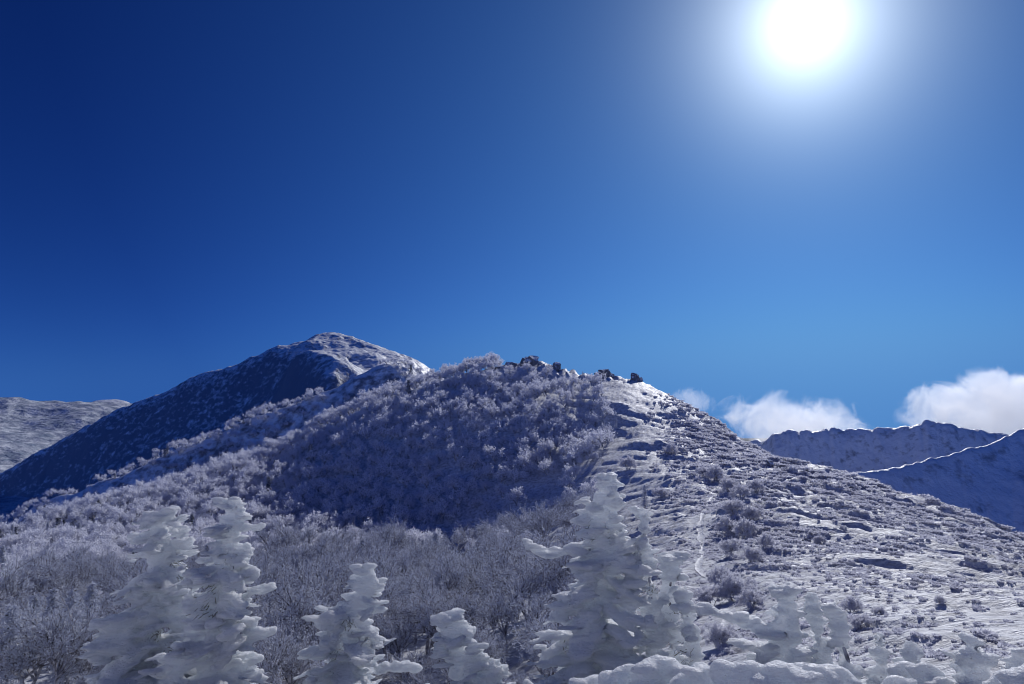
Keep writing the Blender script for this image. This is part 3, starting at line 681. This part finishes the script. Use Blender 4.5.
_ico = {}
def ico(k):
    if k not in _ico:
        bm = bmesh.new(); bmesh.ops.create_icosphere(bm, subdivisions=k, radius=1); bm.verts.ensure_lookup_table()
        _ico[k] = (np.array([v.co[:] for v in bm.verts]), np.array([[v.index for v in f.verts] for f in bm.faces])); bm.free()
    return _ico[k]

M_TUFTN, _t, _b = principled('rimed_needles', (.10, .095, .06), .8, .1)

def caked_mesh(name, blobs, voxel, disp, seed, zf=8.0):
    """blobs: (centre, axis direction, half-length, half-width, half-thickness) fused into one skin, then combed into shelves by the wind"""
    V, Fc = ico(2); vs = []; fs = []; n = 0
    for c, d, a, w, h in blobs:
        d = np.array(d, float); d /= np.linalg.norm(d); s = np.cross(d, [0, 0, 1.0] if abs(d[2]) < .98 else [0, 1.0, 0]); s /= np.linalg.norm(s) + 1e-9; u = np.cross(s, d)
        vs.append(np.array(c) + V[:, :1] * a * d + V[:, 1:2] * w * s + V[:, 2:] * h * u); fs.append(Fc + n); n += len(V)
    me = mesh_np(name + '_raw', np.concatenate(vs), tris=np.concatenate(fs))
    o = bpy.data.objects.new(name + '_raw', me); COL.objects.link(o)
    md = o.modifiers.new('r', 'REMESH'); md.mode = 'VOXEL'; md.voxel_size = voxel
    dg = bpy.context.evaluated_depsgraph_get(); dg.update()
    out = bpy.data.meshes.new_from_object(o.evaluated_get(dg)); bpy.data.objects.remove(o); bpy.data.meshes.remove(me)
    k = len(out.vertices); co = np.empty(k * 3, np.float32); out.vertices.foreach_get('co', co); co = co.reshape(-1, 3).astype(float)
    nr = np.empty(k * 3, np.float32); out.vertices.foreach_get('normal', nr); nr = nr.reshape(-1, 3)
    x, y, z = co.T; zz = z + .12 * x + .35 * vn3(x * 1.1, y * 1.1, z * 1.1, seed)
    sh = vn3(x * .9, y * .9, zz * zf, seed + 1) + .6 * vn3(x * 2.4, y * 2.4, zz * zf * 2.1, seed + 2)
    lump = vn3(x * 3.2, y * 3.2, z * 4.0, seed + 3) + .55 * vn3(x * 8, y * 8, z * 11, seed + 4) + .4 * vn3(x * 17, y * 17, z * 22, seed + 5)
    side = np.sqrt(np.clip(1 - nr[:, 2] ** 2, 0, 1))[:, None]
    hor = nr * [1.3, .8, .15]
    rid = .5 - np.abs(vn3(x * 1.6, y * 1.6, zz * zf * 1.3, seed + 6)) * 2.2
    co = co + hor * side * ((sh + rid * .8) * disp * 1.1)[:, None] + nr * (lump * disp * .8)[:, None]
    out.vertices.foreach_set('co', co.astype(np.float32).ravel()); out.polygons.foreach_set('use_smooth', np.ones(len(out.polygons), bool))
    out.materials.clear(); out.materials.append(M_CAKE); out.name = name; out.update()
    return out

def caked_fir(outline, d, label, seed, arms=(), depth=.62, flat_top=True, needles=0, voxel=.023, fill=1.0, group='snow-caked firs in the foreground'):
    """outline: (py, left px, right px) rows measured on the tree itself; built round at distance d"""
    g = np.random.default_rng(seed)
    rows = []
    for py, l, r in outline:
        a = P(l, py, d); c = P(r, py, d); rows.append((a[2], (a[0] + c[0]) / 2, (a[1] + c[1]) / 2, abs(c[0] - a[0]) / 2))
    rows = np.array(rows)[::-1]
    root = np.array([rows[0, 1], rows[0, 2], 0]); root[2] = float(gz(root[0], root[1])[0])
    zs = rows[:, 0]; top = zs[-1]
    f = lambda z, k: np.interp(z, zs, rows[:, k])
    vd = np.array([root[0], root[1], 0]); vd /= np.linalg.norm(vd); sd = np.array([vd[1], -vd[0], 0])      # away from and across the view
    bl = []; z = max(zs[0], root[2])
    while z < top - .2:                                  # the heart of the tree
        r = float(f(z, 3)); c = np.array([f(z, 1), f(z, 2), z]); core = min(r * float(np.interp(r, [.15, .3, .7], [.74, .56, .24])), .17)
        bl.append((c + g.normal(0, .03, 3), (0, 0, 1), .22, core * g.uniform(.8, 1.1), core * depth)); z += .13
    lo = max(zs[0], root[2]); zl = np.linspace(lo, top - .06, 60); rl = np.interp(zl, zs, rows[:, 3]); area = np.trapz(rl * 2 * math.pi, zl)
    nb = int(20 + area * 6.2 * fill); pr = np.cumsum(rl + .12); pr /= pr[-1]
    fins = np.arange(6) * math.pi / 3 + g.uniform(0, 1.05) + g.normal(0, .12, 6)
    for k in range(nb):
        z = float(np.interp(g.random(), pr, zl)); r = float(f(z, 3)); a = g.uniform(0, 2 * math.pi) if k % 4 == 1 or r < .3 else fins[int(g.integers(6))] + g.normal(0, .17) + .25 * math.sin(z * 1.7)
        if k % 4 == 0: a = (0, math.pi)[(k // 4) % 2] + g.normal(0, .3)
        dr = sd * math.cos(a) + vd * math.sin(a) * depth; c = np.array([f(z, 1), f(z, 2), z])
        mod = .86 + .55 * float(vn2(np.array([a * 1.1 + seed]), np.array([z * 1.6]), seed)[0])
        rr = r * mod * g.uniform(.85, 1.26); tilt = g.uniform(-.1, .75) * min(1, r * 1.2); ax = unit(dr - np.array([0, 0, tilt])); big = min(1, .3 + r * .9)
        bl.append((c + ax * rr * .5 + [0, 0, .08 * r], ax, max(rr * .5, .05), max(rr * g.uniform(.12, .26), .04), .03 + .035 * rr))
        for q in range(int(g.integers(3, 7)) if r > .32 else int(g.integers(2, 5))):             # plates of rime built out along the wind
            e = c + ax * rr * g.uniform(.35, 1.0) + g.normal(0, .07, 3) * big + [0, 0, .06 * r]
            pl = unit(-sd * g.uniform(.5, 1.2) + dr * g.uniform(-.3, .8) + np.array([0, 0, g.normal(-.12, .22)]))
            bl.append((e, pl, g.uniform(.09, .27) * big, g.uniform(.05, .13) * big, g.uniform(.02, .055)))
    c = np.array([f(top, 1), f(top, 2), top - .06]); r = float(f(top, 3))
    for q in range(7):
        a = q * .9; bl.append((c + sd * math.cos(a) * r * .62 + vd * math.sin(a) * r * .5 + [0, 0, g.normal(0, .03) - .03 * (q % 3)], sd, max(r * .48, .05), max(r * .4, .05), .055))
    bl.append((c - [0, 0, .06], sd, max(r * .8, .06), max(r * depth * .7, .06), .10))
    for arm in arms:                                     # boughs that stick out: list of (px, py, radius px)
        for q in range(len(arm) - 1):
            for t in np.linspace(0, 1, 7):
                px, py, rp = (np.array(arm[q]) * (1 - t) + np.array(arm[q + 1]) * t)
                rp = rp * d / F * g.uniform(.75, 1.2)
                bl.append((P(px, py, d - .1) + g.normal(0, .035, 3), sd + g.normal(0, .25, 3), rp * g.uniform(.9, 1.6), rp * g.uniform(.6, 1.1), rp * g.uniform(.3, .6)))
    base = Vector(root)
    bl = [(np.array(c) - root, dd, a, w, h) for c, dd, a, w, h in bl]
    o = empty('snow_caked_fir', base); tag(o, label, 'tree', group)
    link('crown', caked_mesh('crown', bl, voxel, .08, seed), o)
    p = Parts(); zz = np.linspace(-.3, top - root[2] - .25, 9); cx = np.stack([np.interp(zz + root[2], zs, rows[:, 1]) - root[0], np.interp(zz + root[2], zs, rows[:, 2]) - root[1], zz], -1)
    rad = np.linspace(.07, .015, 9); p.tubes(cx[:-1], cx[1:], rad[:-1], rad[1:], 0, 7)
    link('trunk', p.mesh('trunk', [M_TWIG]), o)
    if needles:                                          # dark sprays that poke through the rime
        p = Parts()
        for k in range(max(needles // 2, 1)):
            zl0 = max(zs[0], root[2] + .3); zc = g.uniform(zl0, max(top - .9, zl0 + .1)); r = float(f(zc, 3)); a = g.uniform(math.pi, 2 * math.pi) if g.random() < .75 else g.uniform(0, math.pi)
            dr = sd * math.cos(a) + vd * math.sin(a) * depth
            cc = np.array([f(zc, 1), f(zc, 2), zc]) + dr * r * g.uniform(.35, .75) - root; m = 80
            dd = unit(dr + np.array([0, 0, -.45]) + g.normal(0, .45, (m, 3))); q = cc + g.normal(0, .07, (m, 3)) + dr * g.uniform(-.1, .05, (m, 1))
            mi = g.random(m) < .5
            for kk in (0, 1): p.blades(q[mi == kk], dd[mi == kk], g.uniform(.04, .11, (mi == kk).sum()), g.uniform(.006, .012, (mi == kk).sum()), kk, g)
        link('needles', p.mesh('needles', [M_TUFTN, M_RIMEBLADE]), o)
    return o

for k, (ol, d, lab, kw) in enumerate(FIRS): caked_fir(ol, d, lab, 800 + k * 17, **kw)

# ------------------------------------------------------------------ low rime-covered mounds (buried dwarf pine) at the bottom edge
def mound(name, pts, d0, label, seed, cat='snow mound', voxel=.04):
    """pts: (px, py, radius px, distance)"""
    g = np.random.default_rng(seed); bl = []
    for px, py, rp, d in pts:
        r = rp * d / F; c = P(px, py, d) - np.array([0, 0, r * 1.15])
        bl.append((c, (1, g.normal(0, .25), g.normal(0, .1)), r * 1.25, r * .62, r * 1.15))
        for j in range(5):
            a = g.uniform(0, 6.28); e = c + np.array([math.cos(a) * r * 1.0, math.sin(a) * r * .7, g.uniform(-.2, .85) * r])
            bl.append((e, (1, g.normal(0, .5), g.normal(0, .15)), r * g.uniform(.35, .6), r * .4, r * g.uniform(.18, .35)))
        for q in (1, 2, 3): bl.append((c - np.array([0, 0, r * .8 * q]), (1, 0, 0), r * 1.5, r * .9, r))
    root = np.mean([b[0] for b in bl], 0); root[2] = min(b[0][2] for b in bl)
    bl = [(np.array(c) - root, dd, a, w, h) for c, dd, a, w, h in bl]
    o = link(name, caked_mesh(name, bl, voxel, .05, seed, 6), None, root); tag(o, label, cat, 'rime mounds along the lower edge')
    return o
for k, (pts, lab) in enumerate(MOUNDS): mound('snow_mound', pts, 0, lab, 950 + k * 13)

# ------------------------------------------------------------------ rime-covered shrubs along the path and on the slope
for k, (px, py, s, lab) in enumerate(SHRUBS):
    # find the ground that shows at this pixel: walk outwards along the view ray
    a, tt = ray(px, py); rr = np.exp(np.linspace(math.log(12), math.log(240), 900)); gg = ground_z(np.full(900, float(a)), np.log(rr)); hit = np.argmax(gg > float(tt) * rr)
    d = float(rr[hit]) if hit else 60.0; c = np.array([math.sin(a) * d, math.cos(a) * d, gg[hit]])
    wpx = s * d / F                                      # wanted width in metres
    plant('frosted_shrub', SHRUB, k % 4, c, wpx / 3.4, float(g0.uniform(0, 6.28)), lab, 'shrub', 'frosted shrubs beside the path')

# ------------------------------------------------------------------ the trodden path
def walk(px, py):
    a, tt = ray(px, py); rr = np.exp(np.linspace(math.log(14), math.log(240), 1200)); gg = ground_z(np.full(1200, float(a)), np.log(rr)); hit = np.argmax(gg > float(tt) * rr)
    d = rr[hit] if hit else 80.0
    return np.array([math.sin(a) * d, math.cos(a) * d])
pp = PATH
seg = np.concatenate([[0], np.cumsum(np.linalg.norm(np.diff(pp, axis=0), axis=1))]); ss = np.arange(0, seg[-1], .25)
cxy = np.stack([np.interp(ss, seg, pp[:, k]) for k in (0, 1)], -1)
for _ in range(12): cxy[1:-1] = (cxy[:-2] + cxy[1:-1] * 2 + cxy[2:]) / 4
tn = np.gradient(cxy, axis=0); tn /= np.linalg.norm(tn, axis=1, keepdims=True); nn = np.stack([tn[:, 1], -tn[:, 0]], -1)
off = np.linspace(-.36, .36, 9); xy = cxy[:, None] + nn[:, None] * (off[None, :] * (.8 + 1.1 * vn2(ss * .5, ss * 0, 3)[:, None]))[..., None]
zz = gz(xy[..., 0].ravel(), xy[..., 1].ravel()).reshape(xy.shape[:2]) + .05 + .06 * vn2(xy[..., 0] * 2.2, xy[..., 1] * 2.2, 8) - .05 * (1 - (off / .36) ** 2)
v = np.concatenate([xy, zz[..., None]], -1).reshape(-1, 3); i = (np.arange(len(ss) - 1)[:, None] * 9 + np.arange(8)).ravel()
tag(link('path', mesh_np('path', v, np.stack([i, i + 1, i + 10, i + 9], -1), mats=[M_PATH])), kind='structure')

# ------------------------------------------------------------------ rocks
M_ROCK, t, b = principled('dark_rock', (.1, .1, .1), .85, .2)
tc = t.add('ShaderNodeTexCoord'); ge = t.add('ShaderNodeNewGeometry'); sx = t.add('ShaderNodeSeparateXYZ'); t.l.new(ge.outputs['Normal'], sx.inputs[0])
n1 = t.noise(tc.outputs['Object'], 1.6, 6, .65)
f = t.ramp(t.math('ADD', sx.outputs[2], t.math('MULTIPLY', t.math('SUBTRACT', n1, .5), 1.5)), [(.22, (0, 0, 0)), (.46, (1, 1, 1))])
rk = t.mix(n1, (.08, .08, .09, 1), (.34, .33, .34, 1))
t.put(b.inputs['Base Color'], t.mix(f, rk, (.8, .82, .86, 1)))
bp = t.add('ShaderNodeBump', {'Height': t.noise(tc.outputs['Object'], 3.5, 6, .7), 'Distance': .3}); t.l.new(bp.outputs[0], b.inputs['Normal'])
def rock(px, pyb, d, wpx, hpx, label, seed, dep=.8, tilt=0.0, group='rocks along the hill crest'):
    g = np.random.default_rng(seed); a, _ = ray(px, pyb)
    if d is None: x, y = walk(px, pyb); d = math.hypot(x, y)
    else: x, y = math.sin(a) * d, math.cos(a) * d
    w, h = 1.25 * wpx * d / F, 1.2 * hpx * d / F
    z0 = float(ray(px, pyb)[1]) * d; zg = float(gz(x, y)[0]); z0 = min(z0, zg + .1); h = h + 0
    bm = bmesh.new()
    for k in range(6):
        sc = 1.0 if k == 0 else g.uniform(.3, .62); hk = h * (1.0 if k == 0 else g.uniform(.25, .8)); wk = w * (.66 if k == 0 else sc)
        ox = 0 if k == 0 else g.uniform(-.42, .42) * w; oy = g.uniform(-.3, .3) * w * dep; sh_ = g.normal(0, .18); vs = []
        for q in range(16):
            p_ = unit(g.normal(size=3)); p_ = np.sign(p_) * np.abs(p_) ** .6
            zz_ = (p_[2] * .5 + .5) * (hk + .7) - .7
            vs.append(bm.verts.new((ox + p_[0] * wk * .52 + zz_ * sh_, oy + p_[1] * wk * dep * .52, zz_)))
        bmesh.ops.convex_hull(bm, input=vs)
    bmesh.ops.delete(bm, geom=[q for q in bm.verts if not q.link_faces], context='VERTS')
    bmesh.ops.triangulate(bm, faces=bm.faces[:]); bmesh.ops.subdivide_edges(bm, edges=bm.edges[:], cuts=2, use_grid_fill=True)
    bmesh.ops.triangulate(bm, faces=bm.faces[:])
    bm.verts.ensure_lookup_table(); v = np.array([q.co[:] for q in bm.verts]); Fc = np.array([[q.index for q in fc.verts] for fc in bm.faces]); bm.free()
    q = v / max(w, h) * 5; amp = min(w, h) * .16
    v = v + np.stack([vn3(*q.T, seed + i) for i in range(3)], -1) * amp + np.stack([vn3(*(q * 2.7).T, seed + 5 + i) for i in range(3)], -1) * amp * .5
    v[:, 2] += v[:, 0] * tilt
    o = link('rock', mesh_np('rock', v, tris=Fc, mats=[M_ROCK], smooth=False), None, (x, y, z0)); o.rotation_euler = (0, 0, float(-a + g.normal(0, .2)))
    tag(o, label, 'rock', group); return o
for k, q in enumerate(ROCKS): rock(*q[:5], q[5], 1200 + k * 7, **(q[6] if len(q) > 6 else {}))

# single dark firs on the hill
for k, (px, py, hpx, lab) in enumerate(LONEFIRS):
    x, y = walk(px, py); d = math.hypot(x, y)
    plant('frosted_fir', FIR, k % 3, (x, y, float(gz(x, y)[0])), hpx * d / F / 5.0, .7 * k, lab, 'tree', 'single firs on the open hill')

# ------------------------------------------------------------------ clouds behind the right-hand ridges
def cloud(name, px, py, d, wpx, hpx, label, seed, tilt, dens, thr):
    m = bpy.data.materials.new('cloud_vapour'); m.use_nodes = True; t = NT(m.node_tree); t.n.clear()
    tc = t.add('ShaderNodeTexCoord'); p = tc.outputs['Object']
    ln = t.add('ShaderNodeVectorMath', operation='LENGTH'); t.l.new(p, ln.inputs[0])
    mp = t.add('ShaderNodeMapping'); t.l.new(p, mp.inputs[0]); mp.inputs['Location'].default_value = (seed * 1.7, seed * .9, seed * .3); mp.inputs['Scale'].default_value = (1.3, .9, .55)
    n = t.noise(mp.outputs[0], 2.3, 9, .66, .9)
    fall = t.math('SUBTRACT', 1.0, t.math('POWER', ln.outputs['Value'], 1.6))
    dn = t.math('MULTIPLY', t.math('MINIMUM', t.math('MAXIMUM', t.math('SUBTRACT', t.math('ADD', n, t.math('MULTIPLY', fall, .36)), thr), 0.0), .07), dens)
    vo = t.add('ShaderNodeVolumePrincipled', {'Color': (.995, .995, 1, 1), 'Density': dn, 'Anisotropy': .6})
    o = t.add('ShaderNodeOutputMaterial'); t.l.new(vo.outputs[0], o.inputs['Volume'])
    V, Fc = ico(3); ob = link(name, mesh_np(name, V, tris=Fc, mats=[m]), None, P(px, py, d)); a, _ = ray(px, py)
    ob.scale = (wpx / 2 * d / F, wpx / 2 * d / F * .5, hpx / 2 * d / F); ob.rotation_euler = (0, tilt, float(-a)); tag(ob, label, 'cloud', 'low clouds behind the ridges')
for k, c in enumerate(CLOUDS): cloud('cloud', *c)
scene.cycles.volume_step_rate = 1.0; scene.cycles.volume_max_steps = 256
